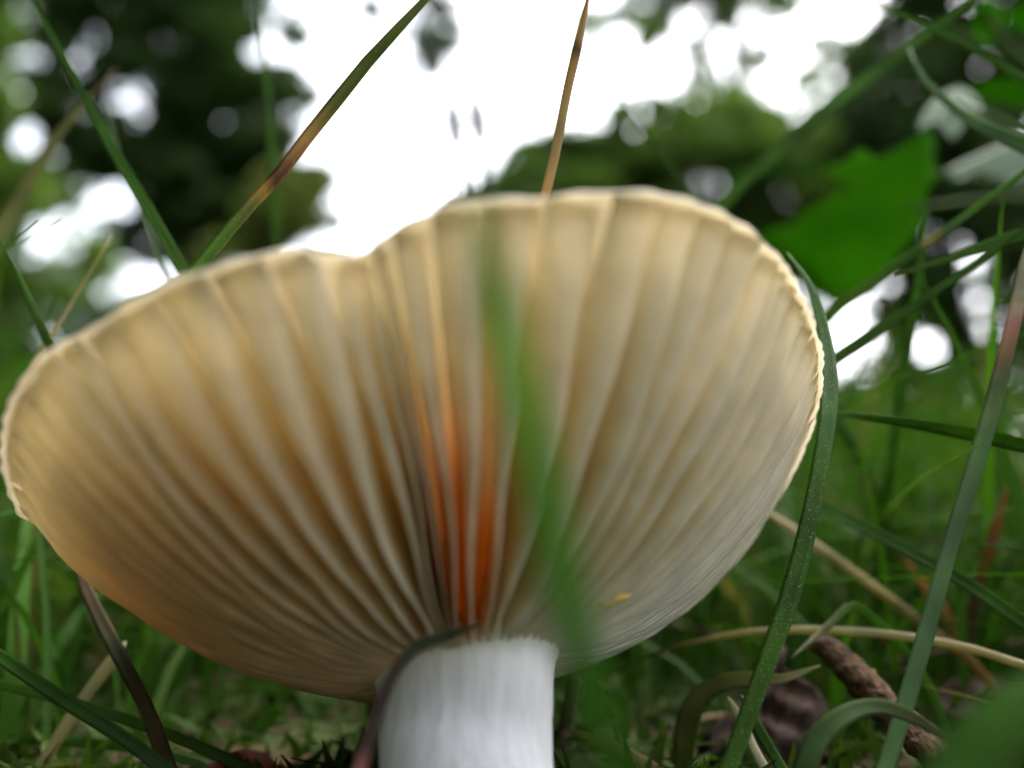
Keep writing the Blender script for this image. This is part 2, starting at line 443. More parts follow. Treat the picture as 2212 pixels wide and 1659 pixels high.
def rim_r(t):
    f = (t % TWO) / TWO * 60; i = int(f) % 60; k = f - int(f)
    a, b, c, d = RT[(i - 1) % 60], RT[i], RT[(i + 1) % 60], RT[(i + 2) % 60]
    return b + .5 * k * (c - a + k * (2*a - 5*b + 4*c - d + k * (3*(b - c) + d - a)))
def cap_h(t): return CAPH * (1 - 0.25 * max(0.0, math.sin(t)) ** 1.5)
def loc2w(x, y, z):               # cap frame (mm) to world
    X = x; Y = z * math.cos(TILT) - y * math.sin(TILT); D = y * math.cos(TILT) + z * math.sin(TILT)
    c, s = math.cos(ROLL), math.sin(ROLL)
    X, Y = c * X - s * Y, s * X + c * Y
    dep = ODEP
    return cam2w(((OX - 1106) / FPX * dep + X) * .001, (-(OY - 829.5) / FPX * dep + Y) * .001, (dep + D) * .001)
def edge(u, t, depth=0.0, side=0.0, ripple=0.0):
    """point of the gill-edge bowl at radius parameter u, azimuth t; depth = mm into the cap, side = mm sideways"""
    R = rim_r(t); H = cap_h(t)
    r = R0 + (R - R0) * u; z = H * max(u, 0) ** EXPO
    dr, dz = R - R0, H * EXPO * max(u, 0) ** (EXPO - 1)
    L = math.hypot(dr, dz); nr, nz = -dz / L, dr / L
    if u < 0: r, z = 7.7 + 2.5 * u, 12 * u
    r += nr * depth; z += nz * depth
    r += ripple
    x = r * math.cos(t) + EX * u - side * math.sin(t)
    y = r * math.sin(t) + EY * u + side * math.cos(t)
    return loc2w(x, y, z)
def gdepth(u):
    return 0.42 + 1.3 * (1 - u) + 4.1 * math.sin(math.pi * min(1, max(0, u)) ** .85) ** .9 * (1 - .25 * u)
def gfac(td, u):                  # the torn, stained valleys are shallow
    return 1 - .68 * math.exp(-((td - 280.4) / 5.2) ** 4) * (1 - sstep(.6, .9, u))
def sstep(a, b, x):
    k = min(1, max(0, (x - a) / (b - a))); return k * k * (3 - 2 * k)

# gill azimuths: front ones where the photograph shows them, the rest evenly spread
front = [206.5, 211, 215.3, 219.5, 223.8, 228, 232.5, 236.5, 240.3, 246, 252.2, 258.3, 264.5, 268.3, 270.7, 272.8, 275.6, 280.6, 286.0, 291.8, 298.5, 303.5, 307.8, 313, 320, 326, 332, 338, 345, 351]
gang = [(a, True) for a in front]
a = 356.0
while a < 360 + 203:
    gang.append((a % 360, True)); a += (4.4 if a < 415 else 6.5) + rnd.uniform(-.8, .8)
gang.sort()
gill_list = []
for i, (a, _) in enumerate(gang):
    b = gang[(i + 1) % len(gang)][0]
    if b < a: b += 360
    gill_list.append((a, 0.0))
    if i % 2 == 0 and b - a > 3.8 and (a > 316 or a < 50): gill_list.append(((a + b) / 2, rnd.uniform(.42, .66)))
angs = sorted(a for a, _ in gill_list)
def ripple_at(tdeg):
    best = min(abs((tdeg - g + 180) % 360 - 180) for g in angs)
    return 0.10 * math.cos(min(best, 2.4) / 2.4 * math.pi)

O_W = loc2w(0, 0, 0)
base_w = Vector((O_W.x + .0003, O_W.y - .004, 0)); 
mush = empty('mushroom', base_w)
tag(mush, 'cream gilled mushroom on a thick white stem, cap tilted to show wide gills', 'mushroom')

CREAM, YEL, ORA = np.array((0.95, 0.92, 0.85)), np.array((0.91, 0.74, 0.36)), np.array((1.0, 0.36, 0.02))
def stain(tdeg, u):
    s = 0
    for c, w, u0, u1 in ((277.8, 2.5, .0, .82), (283.2, 2.4, .0, .66), (262, 3.0, .1, .30), (316, 2.5, .02, .16)):
        k = math.exp(-(((tdeg - c + 180) % 360 - 180) / w) ** 2)
        s = max(s, k * (1 - sstep(u1 * .55, u1, u)) * (1 if c < 300 and c > 270 else .55))
    k = math.exp(-(((tdeg - 279 + 180) % 360 - 180) / 8) ** 2) * (1 - sstep(.4, .9, u)) * .42
    return max(s, k)
M_GILL = fungus_mat('gill_flesh', 0.30)
M_CAP = fungus_mat('cap_flesh', 0.22)
m_list = [M_GILL, M_CAP]

# cap: underside between the gills, rim, top skin
NT, NU = 480, 22
V, Fc, Cc = [], [], []
us = [i / (NU - 1) for i in range(NU)]
def thin(u): return .12 + .38 * sstep(.0, .95, u)
rowsz = NT
def addrow(fn, al):
    for k in range(NT):
        t = TWO * k / NT; p, c = fn(t, math.degrees(t)); V.append(p); Cc.append((*c[:3], al + (c[3] if len(c) > 3 else 0)))
for u in us:
    def f(t, td, u=u):
        s = stain(td, u)
        k_ = .55 * sstep(.5, 1, u); c = YEL * (1 - k_) + CREAM * k_; c = (*(c * (1 - s) + ORA * s), .25 * s)
        return edge(u, t, gdepth(u) * gfac(td, u), 0, ripple_at(td) * u ** 4), c
    addrow(f, thin(u))
LIP = np.array((0.36, 0.24, 0.19)); SKIN = np.array((0.88, 0.83, 0.76)); SKIN2 = np.array((0.74, 0.56, 0.36))
for dd, rr, mixv in ((0.30, .30, .0), (0.62, .46, .0), (1.05, .36, .15), (1.45, .05, .5), (1.7, -.3, .8)):
    addrow(lambda t, td, dd=dd, rr=rr, mixv=mixv: (edge(1.0, t, dd, 0, ripple_at(td) + rr), CREAM * (1 - mixv) + LIP * mixv), .6)
for u in reversed(us[:-1]):
    th_ = 1.7 + 4.3 * (1 - u) ** 1.2
    addrow(lambda t, td, u=u, th_=th_: (edge(u, t, gdepth(u) + th_, 0, ripple_at(td) * u ** 6), SKIN * u + SKIN2 * (1 - u)), thin(u))
nrow = len(V) // NT
for i in range(nrow - 1):
    for k in range(NT):
        a, b = i * NT + k, i * NT + (k + 1) % NT
        Fc.append((a, a + NT, b + NT, b))
ci = len(V); V.append(loc2w(0, 0, gdepth(0))); Cc.append((*YEL, 1)); V.append(loc2w(0, 0, gdepth(0) + 5.4)); Cc.append((*SKIN2, 1))
for k in range(NT):
    Fc.append((ci, k, (k + 1) % NT)); Fc.append((ci + 1, (nrow - 1) * NT + (k + 1) % NT, (nrow - 1) * NT + k))
tag(obj('cap', V, Fc, M_CAP, mush, colors=Cc), 'funnel shaped cap with pinkish brown skin over cream flesh')

# gills, each one its own blade
for gi, (ad, u0) in enumerate(gill_list):
    rn = random.Random(100 + gi)
    NSEG = 30; V, Fc, Cc = [], [], []
    ph, am = rn.uniform(0, 6), rn.uniform(.15, .5)
    tk = rn.uniform(.85, 1.2)
    ragged = abs(ad - 275.6) < .6
    if 272 < ad < 287: tk *= .72
    short = u0 > 0
    gl = min((ad - g) % 360 for g in angs if (ad - g) % 360 > .01); gr = min((g - ad) % 360 for g in angs if (g - ad) % 360 > .01)
    half = ((-.25, 0, 1.0, 1.0), (.15, 1, .65, 1.0), (.45, 1, .25, .95), (.70, 1.02, 0, .7), (.86, .86, 0, .35), (.965, .5, 0, .1))
    prof = half + ((1.0, 0, 0, 0),) + tuple(reversed(half))
    for j in range(NSEG):
        q = j / (NSEG - 1); us_ = u0 if short else -.06; u = us_ + (.997 - us_) * q
        g = gdepth(max(u, 0)) * gfac(ad, u); rec = 0.0
        if short: rec = (g - .2) * (1 - sstep(0, .45, q)) + .9 * (1 - q)
        if ragged: rec += 0.5 * max(0, math.sin(u * 70)) * sstep(.35, .45, u) * (1 - sstep(.72, .8, u))
        rec += max(0, .15 * math.sin(u * 23 + ph)) + .46 * sstep(.84, .99, u)
        hgt = max(.05, g - rec)
        wob = am * math.sin(u * 7 + ph) * math.sin(math.pi * max(u, 0))
        t = R_(ad); wid = tk * (.5 + 1.25 * max(u, 0) ** 2) * 1.0
        if short: wid *= .5 + .5 * sstep(0, .4, q)
        rmm = R0 + (rim_r(t) - R0) * u
        for pi, (f, we, wf, rootness) in enumerate(prof):
            sgn = 0 if pi == 6 else (1 if pi < 6 else -1)
            full = min(R_(gr if sgn > 0 else gl) * rmm * .48, 2.1)
            ew = full * (.30 + .36 * sstep(.2, .95, u)) * tk
            if short: ew *= .4 + .6 * sstep(0, .5, q)
            w = sgn * ((ew * we if f > -.2 else 0) + wf * (full if f < -.2 else full - ew)) / wid
            dpt = rec + hgt * (1 - f)
            V.append(edge(u, t, dpt, w * wid + wob * (.4 + .6 * max(0, f)), ripple_at(ad) * max(u, 0) ** 4 * .6))
            mixr = rootness * (1 - .84 * sstep(.4, .96, u))
            s = stain(ad + math.degrees(w * wid / (R0 + 30 * u)), u) * sstep(.02, .3, rootness)
            pe = math.exp(-(((ad - 182 + 180) % 360 - 180) / 72) ** 4) * (1 - sstep(.55, 1.0, u))  # lower left shade put into the gill colour as a peach tint
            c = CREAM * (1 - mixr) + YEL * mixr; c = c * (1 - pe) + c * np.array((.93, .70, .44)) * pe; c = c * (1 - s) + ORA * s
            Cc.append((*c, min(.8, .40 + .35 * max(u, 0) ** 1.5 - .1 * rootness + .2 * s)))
    K = len(prof)
    for j in range(NSEG - 1):
        for k in range(K - 1):
            a = j * K + k; Fc.append((a, a + 1, a + K + 1, a + K))
        Fc.append((j * K + K - 1, j * K, (j + 1) * K, (j + 1) * K + K - 1))
    Fc.append(tuple(range(K))); Fc.append(tuple((NSEG - 1) * K + k for k in reversed(range(K))))
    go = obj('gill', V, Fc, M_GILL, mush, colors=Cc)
    if ragged: go['label'] = 'gill with a ragged, orange stained edge'

# two torn bits of yellow flesh caught between the gills
M_CRUMB = rough_mat('yellow_flesh', (.70, .42, .08), (.85, .62, .2), 900, .5, .0003, rough=.6)
for px, py, dp, L, an in ((830, 1277, 76.5, 2.6, .1), (1312, 1300, 82.6, 4.0, -.3)):
    V, Fc = [], []; c = at(px, py, dp); rn = random.Random(int(px))
    ux = Vector((math.cos(an), 0, -math.sin(an))); uz = Vector((math.sin(an), 0, math.cos(an))); uy = Vector((0, 1, 0))
    for i in range(9):
        x = (i / 8 - .5) * L; h = .42 * math.sin(math.pi * (i + .4) / 8.8) + .05
        for k in range(7):
            a = TWO * k / 7; q = h * rn.uniform(.7, 1.3)
            V.append(c + (ux * x + uz * (math.cos(a) * q + .08 * math.sin(i * 1.3)) + uy * (math.sin(a) * q * 1.6)) * .001)
    for i in range(8):
        for k in range(7):
            a, b = i * 7 + k, i * 7 + (k + 1) % 7; Fc.append((a, b, b + 7, a + 7))
    Fc.append(tuple(range(6, -1, -1))); Fc.append(tuple(range(56, 63)))
    obj('torn_flesh', V, Fc, M_CRUMB, mush)['label'] = 'small torn bit of yellow flesh'

# stem
path, rad = [], []
topc = loc2w(0, 0, 3.2); jc = loc2w(0, 0, 0)
pts = [Vector((base_w.x, base_w.y, -.006)), Vector((base_w.x, base_w.y, .002)), jc.lerp(base_w + Vector((0, 0, .004)), .45), jc, topc]
pp, rr_, tt = catmull(pts, [7.6, 7.5, 7.2, 8.1, 11.0], 40)
V, Fc, Cc = [], [], []; SG = 72
for i, p in enumerate(pp):
    tn = (pp[min(i + 1, 39)] - pp[max(i - 1, 0)]).normalized()
    x = Vector((1, 0, 0)); x = (x - tn * x.dot(tn)).normalized(); y = tn.cross(x)
    for k in range(SG):
        a = TWO * k / SG
        fib = .06 * math.sin(a * 23 + 2 * math.sin(i * .15)) + .05 * math.sin(a * 41 + i * .1) + .16 * math.sin(a * 3 + i * .12) + .12 * math.sin(i * .55 + 2 * a)
        V.append(p + (x * math.cos(a) + y * math.sin(a)) * (rr_[i] + fib) * .001)
        w = sstep(.72, .95, tt[i]); Cc.append((*(np.array((.80, .77, .78)) * (1 - w) + CREAM * w), 1))
for i in range(39):
    for k in range(SG):
        a, b = i * SG + k, i * SG + (k + 1) % SG
        Fc.append((a, b, b + SG, a + SG))
Fc.append(tuple(range(SG - 1, -1, -1)))
m, n, out = new_mat('stem_flesh')
a_ = N(n, 'ShaderNodeAttribute'); a_.attribute_name = 'tint'
tc = N(n, 'ShaderNodeTexCoord'); mp = N(n, 'ShaderNodeMapping'); mp.inputs['Scale'].default_value = (1, 1, .12)
n.links.new(tc.outputs['Object'], mp.inputs[0])
no = N(n, 'ShaderNodeTexNoise', Scale=1500.0, Detail=5.0); n.links.new(mp.outputs[0], no.inputs['Vector'])
mr = N(n, 'ShaderNodeMapRange'); mr.inputs['From Min'].default_value = .35; mr.inputs['From Max'].default_value = .65; mr.inputs['To Min'].default_value = .93; mr.inputs['To Max'].default_value = 1.03
n.links.new(no.outputs['Fac'], mr.inputs[0]); g = N(n, 'ShaderNodeCombineColor')
for k in range(3): n.links.new(mr.outputs[0], g.inputs[k])
c = mixcol(n, 1.0, a_.outputs['Color'], g.outputs[0], 'MULTIPLY')
p = N(n, 'ShaderNodeBsdfPrincipled', Roughness=.6); n.links.new(c, p.inputs['Base Color'])
p.inputs['Subsurface Weight'].default_value = .4; p.inputs['Subsurface Radius'].default_value = (1, .8, .6); p.inputs['Subsurface Scale'].default_value = .0015
bp = N(n, 'ShaderNodeBump', Strength=.5, Distance=.0002); n.links.new(no.outputs['Fac'], bp.inputs['Height']); n.links.new(bp.outputs[0], p.inputs['Normal'])
n.links.new(p.outputs[0], out.inputs['Surface'])
tag(obj('stem', V, Fc, m, mush, colors=Cc), 'thick white fibrous stem')

# ------------------------------------------------------------------ grass blades seen one by one
G1, G2, G3 = (0.060, 0.145, 0.018), (0.085, 0.19, 0.025), (0.038, 0.085, 0.018)
GG = (0.10, 0.185, 0.065)
OLV, STR, TAN, BRN, PNK, PAL = (0.14, 0.15, 0.045), (0.36, 0.29, 0.15), (0.30, 0.20, 0.09), (0.10, 0.055, 0.025), (0.36, 0.15, 0.11), (0.42, 0.38, 0.26)
BLADES = []
def blade(name, label, pts, width, stops, cat='grass blade', roll=0.0, fold=.35, nseg=36, root=True, tip=.22, trans=.3, rough=.42, speck=0, group=None, thick=.16, minw=.06, hid=0):
    """pts from the root end to the tip end: (px, py, depth mm); width in mm"""
    P = [at(*q) for q in pts]; nr = 0
    if root:
        z0 = P[0].z - ground_z(P[0].x, P[0].y)
        if z0 > 0.0005:
            t0 = (P[0] - P[1]).normalized(); hz = Vector((t0.x, t0.y, 0))
            down = max(0.25, -t0.z)
            e = P[0] + hz * min(.9, .55 / down) * z0; e.z = ground_z(e.x, e.y) - .002
            mid = P[0].lerp(e, .45) + t0 * z0 * .16
            P = [e, mid] + P; nr = 2
    lens = [0]
    for i in range(1, len(P)): lens.append(lens[-1] + (P[i] - P[i - 1]).length)
    # v runs over the picture part only so colour bands sit where they are seen
    v0 = lens[nr + hid]; vl = lens[-1] - v0
    path, vv, tt = catmull(P, [(l - v0) / vl for l in lens], nseg)
    V, Fc, UV = [], [], []; cpos = Vector((0, 0, CAM_H))
    rn = random.Random(len(BLADES) * 7 + 3)
    ph = rn.uniform(0, 6)
    for i, p in enumerate(path):
        t = (path[min(i + 1, nseg - 1)] - path[max(i - 1, 0)]).normalized()
        view = (p - cpos).normalized()
        w = t.cross(view)
        w = w.normalized() if w.length > 1e-4 else Vector((1, 0, 0))
        nn = w.cross(t).normalized()
        a = roll + .25 * math.sin(tt[i] * 5 + ph)
        w, nn = w * math.cos(a) + nn * math.sin(a), nn * math.cos(a) - w * math.sin(a)
        s = tt[i]
        k = 1.0
        if tip > 0: k = min(1, max(minw, (max(0.0, 1 - s) / tip) ** .7)) if s > 1 - tip else 1
        k *= .75 + .25 * sstep(0, .2, s)
        hw = width * .0005 * k * (1 + .05 * math.sin(s * 17 + ph)); th = thick * .001 * (.4 + .6 * k); fd = fold * hw
        sec = [(-1, 0, fd), (-.5, .5, fd * .45), (0, 1, 0), (.5, .5, fd * .45), (1, 0, fd), (.5, -.5, fd * .45), (0, -1.0, 0), (-.5, -.5, fd * .45)]
        for x, up, f in sec:
            V.append(p + w * (x * hw) - nn * (f - up * th)); UV.append((x * .5 + .5, vv[i]))
    K = 8
    for i in range(nseg - 1):
        for k in range(K):
            a, b = i * K + k, i * K + (k + 1) % K
            Fc.append((a, b, b + K, a + K))
    Fc.append(tuple(range(K - 1, -1, -1))); Fc.append(tuple(range((nseg - 1) * K, nseg * K)))
    o = thing_obj(name, path[0], V, Fc, blade_mat(stops, trans, rough, speck), uv=UV)
    tag(o, label, cat, group); BLADES.append(o)
    return o
green = [(0.0, G1), (.6, G1), (1.0, G2)]
dark = [(0.0, G3), (1.0, G1)]
grey = [(0.0, G1), (.4, GG), (1.0, GG)]
straw = [(0, TAN), (.5, STR), (1, STR)]

blade('grass_blade', 'broad green speckled blade standing tight against the edge of the mushroom cap',
      [(1545, 1740, 84), (1590, 1620, 86), (1650, 1450, 88.5), (1705, 1290, 91), (1752, 1100, 94), (1788, 880, 98), (1783, 740, 102), (1750, 620, 106), (1700, 545, 110)], 1.75, [(0, G1), (.5, G1), (.75, (.09, .17, .06)), (1, G2)], speck=.9, tip=.3)
blade('grass_blade', 'pale grey green stiff blade with a pinkish band below its dried end',
      [(1880, 1760, 84), (1930, 1600, 88), (2000, 1360, 92), (2060, 1150, 95), (2130, 930, 98), (2175, 760, 100), (2205, 640, 103), (2240, 480, 106)], 1.6,
      [(0, G1), (.2, GG), (.60, (.12, .2, .08)), (.70, (.2, .24, .11)), (.735, TAN), (.79, PNK), (.85, PAL), (1, PAL)], tip=.08, fold=.5)
blade('grass_blade', 'dark green folded blade with a pale edge crossing the pale grey green blade',
      [(2520, 1180, 110), (2330, 990, 108), (2212, 953, 106), (2050, 920, 106), (1900, 898, 107), (1810, 890, 109), (1752, 891, 113)], 1.9, [(0, G1), (.5, G2), (1, G1)], fold=.9, roll=.5, speck=.5)
blade('grass_blade', 'slim dark green blade rising straight from behind the cap below two others',
      [(1500, 1050, 155), (1600, 930, 140), (1800, 780, 118), (2000, 645, 114), (2150, 540, 112), (2290, 435, 110)], 1.5, dark, hid=1)
blade('grass_blade', 'bright green blade with a blunt yellowish tip pointing at the cap',
      [(2420, 470, 108), (2212, 508, 112), (2050, 560, 115), (1930, 597, 118)], 1.6, [(0, G1), (.6, G2), (.94, G2), (1, OLV)], tip=.12, minw=.3)
blade('grass_blade', 'green blade with a small pale scar halfway along, rising behind the cap',
      [(1640, 900, 150), (1790, 682, 124), (1900, 600, 118), (2050, 492, 116), (2212, 372, 114), (2330, 285, 112)], 1.5, [(0, G1), (.40, G1), (.45, STR), (.49, GG), (.6, G2), (1, G1)], hid=1)
blade('grass_blade', 'thin bright green upright blade behind the crossing blades',
      [(1905, 1150, 150), (1925, 1000, 142), (1950, 800, 138), (1985, 600, 135), (2003, 450, 134)], 1.6, green)
blade('grass_blade', 'long blurred grey green blade slanting across in front of the dense tree',
      [(1540, 470, 152), (1740, 275, 148), (1950, 110, 145), (2100, 0, 142), (2230, -110, 140)], 2.3, grey)
blade('grass_blade', 'narrow green blade sloping down above the lobed leaves',
      [(2520, 340, 118), (2360, 255, 120), (2212, 172, 122), (2040, 75, 124), (1870, 0, 126), (1790, -30, 127)], 1.1, green)
blade('grass_blade', 'grey green blade bent in an arc over the lobed leaves',
      [(2420, 420, 112), (2300, 360, 116), (2212, 315, 120), (2120, 275, 124), (2050, 225, 128), (1990, 165, 131), (1962, 100, 134)], 2.0, grey)
blade('grass_blade', 'short thin blade lying along the arc bent blade',
      [(2420, 370, 114), (2300, 315, 116), (2212, 272, 118), (2140, 232, 120), (2080, 198, 122)], 1.1, green, tip=.3)
blade('grass_blade', 'thin blurred blade crossing behind the brown straw',
      [(1580, 520, 172), (1470, 390, 168), (1400, 295, 164), (1340, 215, 160), (1265, 115, 156), (1205, 45, 152)], 1.9, [(0, G1), (.5, G3), (1, GG)], tip=.6)
blade('straw', 'brown dry straw with a dark joint standing up behind the cap',
      [(1150, 720, 124), (1165, 470, 104), (1185, 390, 100), (1203, 310, 100), (1222, 210, 99), (1240, 130, 98), (1256, 60, 98), (1278, -40, 97)], 1.0, [(0, PNK), (.1, TAN), (.45, (.3, .24, .13)), (.68, TAN), (.74, BRN), (.79, TAN), (1, TAN)], cat='straw', tip=.05, fold=.2, thick=.3, rough=.5, hid=1)
blade('grass_blade', 'long arching blade, green below, with a brown burnt band and olive upper half',
      [(225, 1000, 150), (300, 735, 108), (410, 602, 99), (500, 492, 98), (565, 418, 97), (620, 360, 96), (660, 305, 96), (712, 240, 95), (800, 130, 94), (920, 0, 93), (1010, -100, 92)], 1.35,
      [(0, G1), (.36, G1), (.42, OLV), (.46, (.36, .24, .06)), (.485, BRN), (.53, (.14, .07, .05)), (.58, TAN), (.66, OLV), (.75, (.09, .13, .035)), (1, OLV)], tip=.1, fold=.55, speck=.4, hid=1)
blade('grass_blade', 'long straight green blade leaning past the bent olive blade',
      [(490, 950, 152), (450, 680, 120), (400, 592, 114), (345, 495, 115), (290, 400, 116), (235, 305, 117), (195, 230, 118), (130, 110, 119), (70, 0, 120), (15, -110, 121)], 1.45, [(0, G1), (1, G1)], fold=.6, hid=1)
blade('grass_blade', 'thin dark blade close beside the long straight green blade',
      [(415, 950, 155), (385, 660, 135), (350, 580, 130), (310, 470, 131), (270, 370, 132), (245, 290, 132), (228, 220, 133)], 1.0, dark, tip=.5, hid=1)
blade('grass_blade', 'upright blurred green blade in front of the rounded olive shrub',
      [(602, 580, 172), (596, 500, 172), (588, 330, 172), (574, 160, 172), (560, 20, 172), (552, -80, 172)], 2.3, green, tip=.5)
blade('grass_blade', 'bent olive brown blade with a frayed tip, crossed by the long green blade',
      [(-120, 700, 140), (-40, 570, 142), (15, 475, 144), (75, 370, 146), (135, 280, 148), (190, 215, 150), (250, 148, 152)], 2.6, [(0, OLV), (.5, OLV), (.8, OLV), (1, BRN)], tip=.3, fold=.3)
blade('grass_blade', 'short dark green blade leaning outward from the far edge of the cap',
      [(170, 1000, 150), (135, 800, 122), (95, 718, 111), (60, 640, 110), (20, 555, 109), (-35, 460, 108)], 1.35, dark, hid=1)
blade('straw', 'pale dry straw leaning against the rim of the cap beside a dark blade',
      [(60, 1010, 150), (20, 905, 128), (45, 835, 115), (110, 728, 115), (180, 612, 116), (242, 508, 117)], 1.25, straw, cat='straw', tip=.5, thick=.25, hid=1)
blade('grass_blade', 'dark green blade lying low across the others under the cap',
      [(440, 1745, 84), (345, 1652, 86), (250, 1580, 88), (120, 1498, 91), (0, 1418, 95), (-90, 1355, 98)], 1.35, dark, fold=.6)
blade('grass_blade', 'slender low blade running under the dark crossing blade',
      [(640, 1715, 98), (450, 1622, 100), (300, 1562, 103), (150, 1515, 106), (0, 1478, 109), (-100, 1460, 111)], 1.15, green, fold=.5)
blade('grass_blade', 'dark brownish withered blade hanging below the cap edge',
      [(395, 1750, 90), (355, 1640, 93), (315, 1530, 97), (255, 1410, 101), (200, 1300, 107), (165, 1215, 113)], 1.5, [(0, BRN), (.5, (.04, .045, .018)), (1, BRN)], tip=.15, trans=.05, rough=.85)
blade('straw', 'pale straw stalk leaning behind the withered blade',
      [(60, 1710, 108), (100, 1640, 109), (180, 1510, 111), (272, 1385, 113)], 1.4, [(0, STR), (1, PAL)], cat='straw', tip=.1, thick=.4)
blade('grass_blade', 'thin green blade lying almost level along the ground',
      [(560, 1720, 108), (430, 1650, 110), (260, 1612, 113), (100, 1598, 116), (-60, 1590, 119)], 1.1, green)
blade('grass_blade', 'short dark blade leaning under the cap near the stem',
      [(545, 1670, 140), (590, 1625, 140), (660, 1560, 140), (730, 1505, 141)], 1.7, dark)
blade('grass_blade', 'dark curved blade lying across the white stem, pink at its lower end',
      [(745, 1750, 66), (775, 1670, 68), (797, 1600, 69.5), (822, 1525, 71), (852, 1455, 72.5), (893, 1403, 74), (950, 1378, 75.5), (1005, 1360, 76.5), (1042, 1345, 77)], .95,
      [(0, (.3, .13, .1)), (.13, (.26, .10, .08)), (.25, (.05, .028, .018)), (.58, (.04, .025, .015)), (.68, (.025, .04, .012)), (1, (.02, .035, .01))], tip=.2, trans=.05, fold=.5, rough=.75)
blade('grass_blade', 'soft out of focus green blade standing in front of the gills',
      [(1350, 1760, 38), (1285, 1540, 36), (1235, 1350, 35), (1185, 1130, 34), (1130, 880, 34), (1080, 670, 34), (1040, 500, 34), (1015, 390, 34)], 1.3, [(0, (.05, .12, .02)), (.25, (.07, .17, .03)), (.6, (.11, .25, .05)), (1, (.15, .27, .09))], tip=.1, fold=.3, trans=.5)
blade('grass_blade', 'wide very blurred green blade low down beside the brown twig',
      [(2040, 1760, 46), (2105, 1650, 45.5), (2190, 1540, 45), (2290, 1440, 45)], 3.6, [(0, GG), (1, G2)], tip=.2)
blade('straw', 'tan dry stalk slanting down behind the pale grey green blade',
      [(2110, 1440, 124), (1990, 1345, 126), (1880, 1262, 128), (1760, 1178, 130), (1640, 1095, 133)], 1.25, straw, cat='straw', tip=.1, thick=.35)
blade('grass_blade', 'long green blade slanting above the tan stalk',
      [(2360, 1440, 103), (2212, 1345, 106), (2100, 1268, 109), (1980, 1200, 113), (1850, 1132, 117), (1700, 1055, 122), (1640, 1020, 125)], 1.45, green, fold=.7, speck=.3)
blade('straw', 'long pale straw bowed over the brown twig',
      [(2290, 1465, 104), (2212, 1438, 106), (2100, 1402, 108), (1980, 1378, 110), (1850, 1364, 111), (1700, 1360, 112), (1580, 1370, 113), (1450, 1400, 115), (1330, 1445, 118)], .95, [(0, STR), (.5, PAL), (.75, STR), (1, BRN)], cat='straw', tip=.3, thick=.3)
blade('grass_blade', 'olive withered blade curled into a hook over the dead leaf',
      [(1476, 1640, 112), (1480, 1570, 111), (1505, 1508, 110), (1555, 1474, 109), (1615, 1466, 108), (1690, 1466, 107), (1772, 1438, 107)], 2.4, [(0, OLV), (.5, (.16, .17, .06)), (1, (.3, .28, .13))], tip=.55, fold=.6)
blade('straw', 'short pale straw stub pressed below the curled olive blade',
      [(1668, 1690, 100), (1640, 1640, 101), (1600, 1560, 103), (1572, 1505, 104)], 1.0, [(0, PAL), (1, (.3, .31, .18))], cat='straw', tip=.1, thick=.25)
blade('straw', 'pale split straw tip propped over the end of the twig',
      [(1850, 1310, 112), (1790, 1350, 110), (1745, 1390, 108), (1706, 1424, 107)], 1.1, [(0, G2), (.5, OLV), (1, PAL)], cat='straw', tip=.25, thick=.2)
blade('grass_blade', 'short green blade rooted in front of the dead leaf',
      [(1720, 1720, 94), (1680, 1645, 96), (1640, 1575, 98), (1600, 1500, 100)], 1.15, green)
blade('grass_blade', 'broad olive blade arching low over the brown twig',
      [(1730, 1700, 80), (1770, 1600, 82), (1830, 1545, 83), (1900, 1528, 84), (1980, 1555, 84), (2080, 1620, 83)], 2.4, [(0, G3), (.5, (.035, .065, .012)), (1, (.07, .07, .02))], tip=.6, fold=.3, roll=.5, rough=.8)
blade('grass_blade', 'orange brown withered blade behind the long slanting green blade',
      [(2080, 1400, 140), (2035, 1320, 140), (1990, 1255, 141), (1950, 1205, 142)], 1.8, [(0, TAN), (1, (.36, .2, .06))])
blade('grass_blade', 'reddish dry blade standing in the grass near the short green tip',
      [(2105, 1300, 138), (2130, 1210, 138), (2155, 1120, 138), (2180, 1040, 138)], 1.5, [(0, BRN), (.5, (.34, .13, .05)), (1, (.3, .14, .06))])
blade('grass_blade', 'short green tip poking level into the grass beside the reddish blade',
      [(2380, 1260, 112), (2300, 1215, 114), (2212, 1190, 116), (2110, 1174, 118)], .95, green, tip=.3, minw=.35)
blade('straw', 'dark brown stalk standing just behind the white stem',
      [(1195, 1700, 112), (1213, 1620, 114), (1232, 1540, 117), (1248, 1455, 120)], 2.0, [(0, BRN), (1, (.06, .045, .025))], cat='straw', tip=.05, thick=.6, trans=0)
blade('straw', 'tan blade remnant sloping down beside the white stem',
      [(1480, 1720, 104), (1400, 1655, 107), (1310, 1610, 110), (1225, 1575, 113)], 1.4, straw, cat='straw', tip=.2, thick=.25)

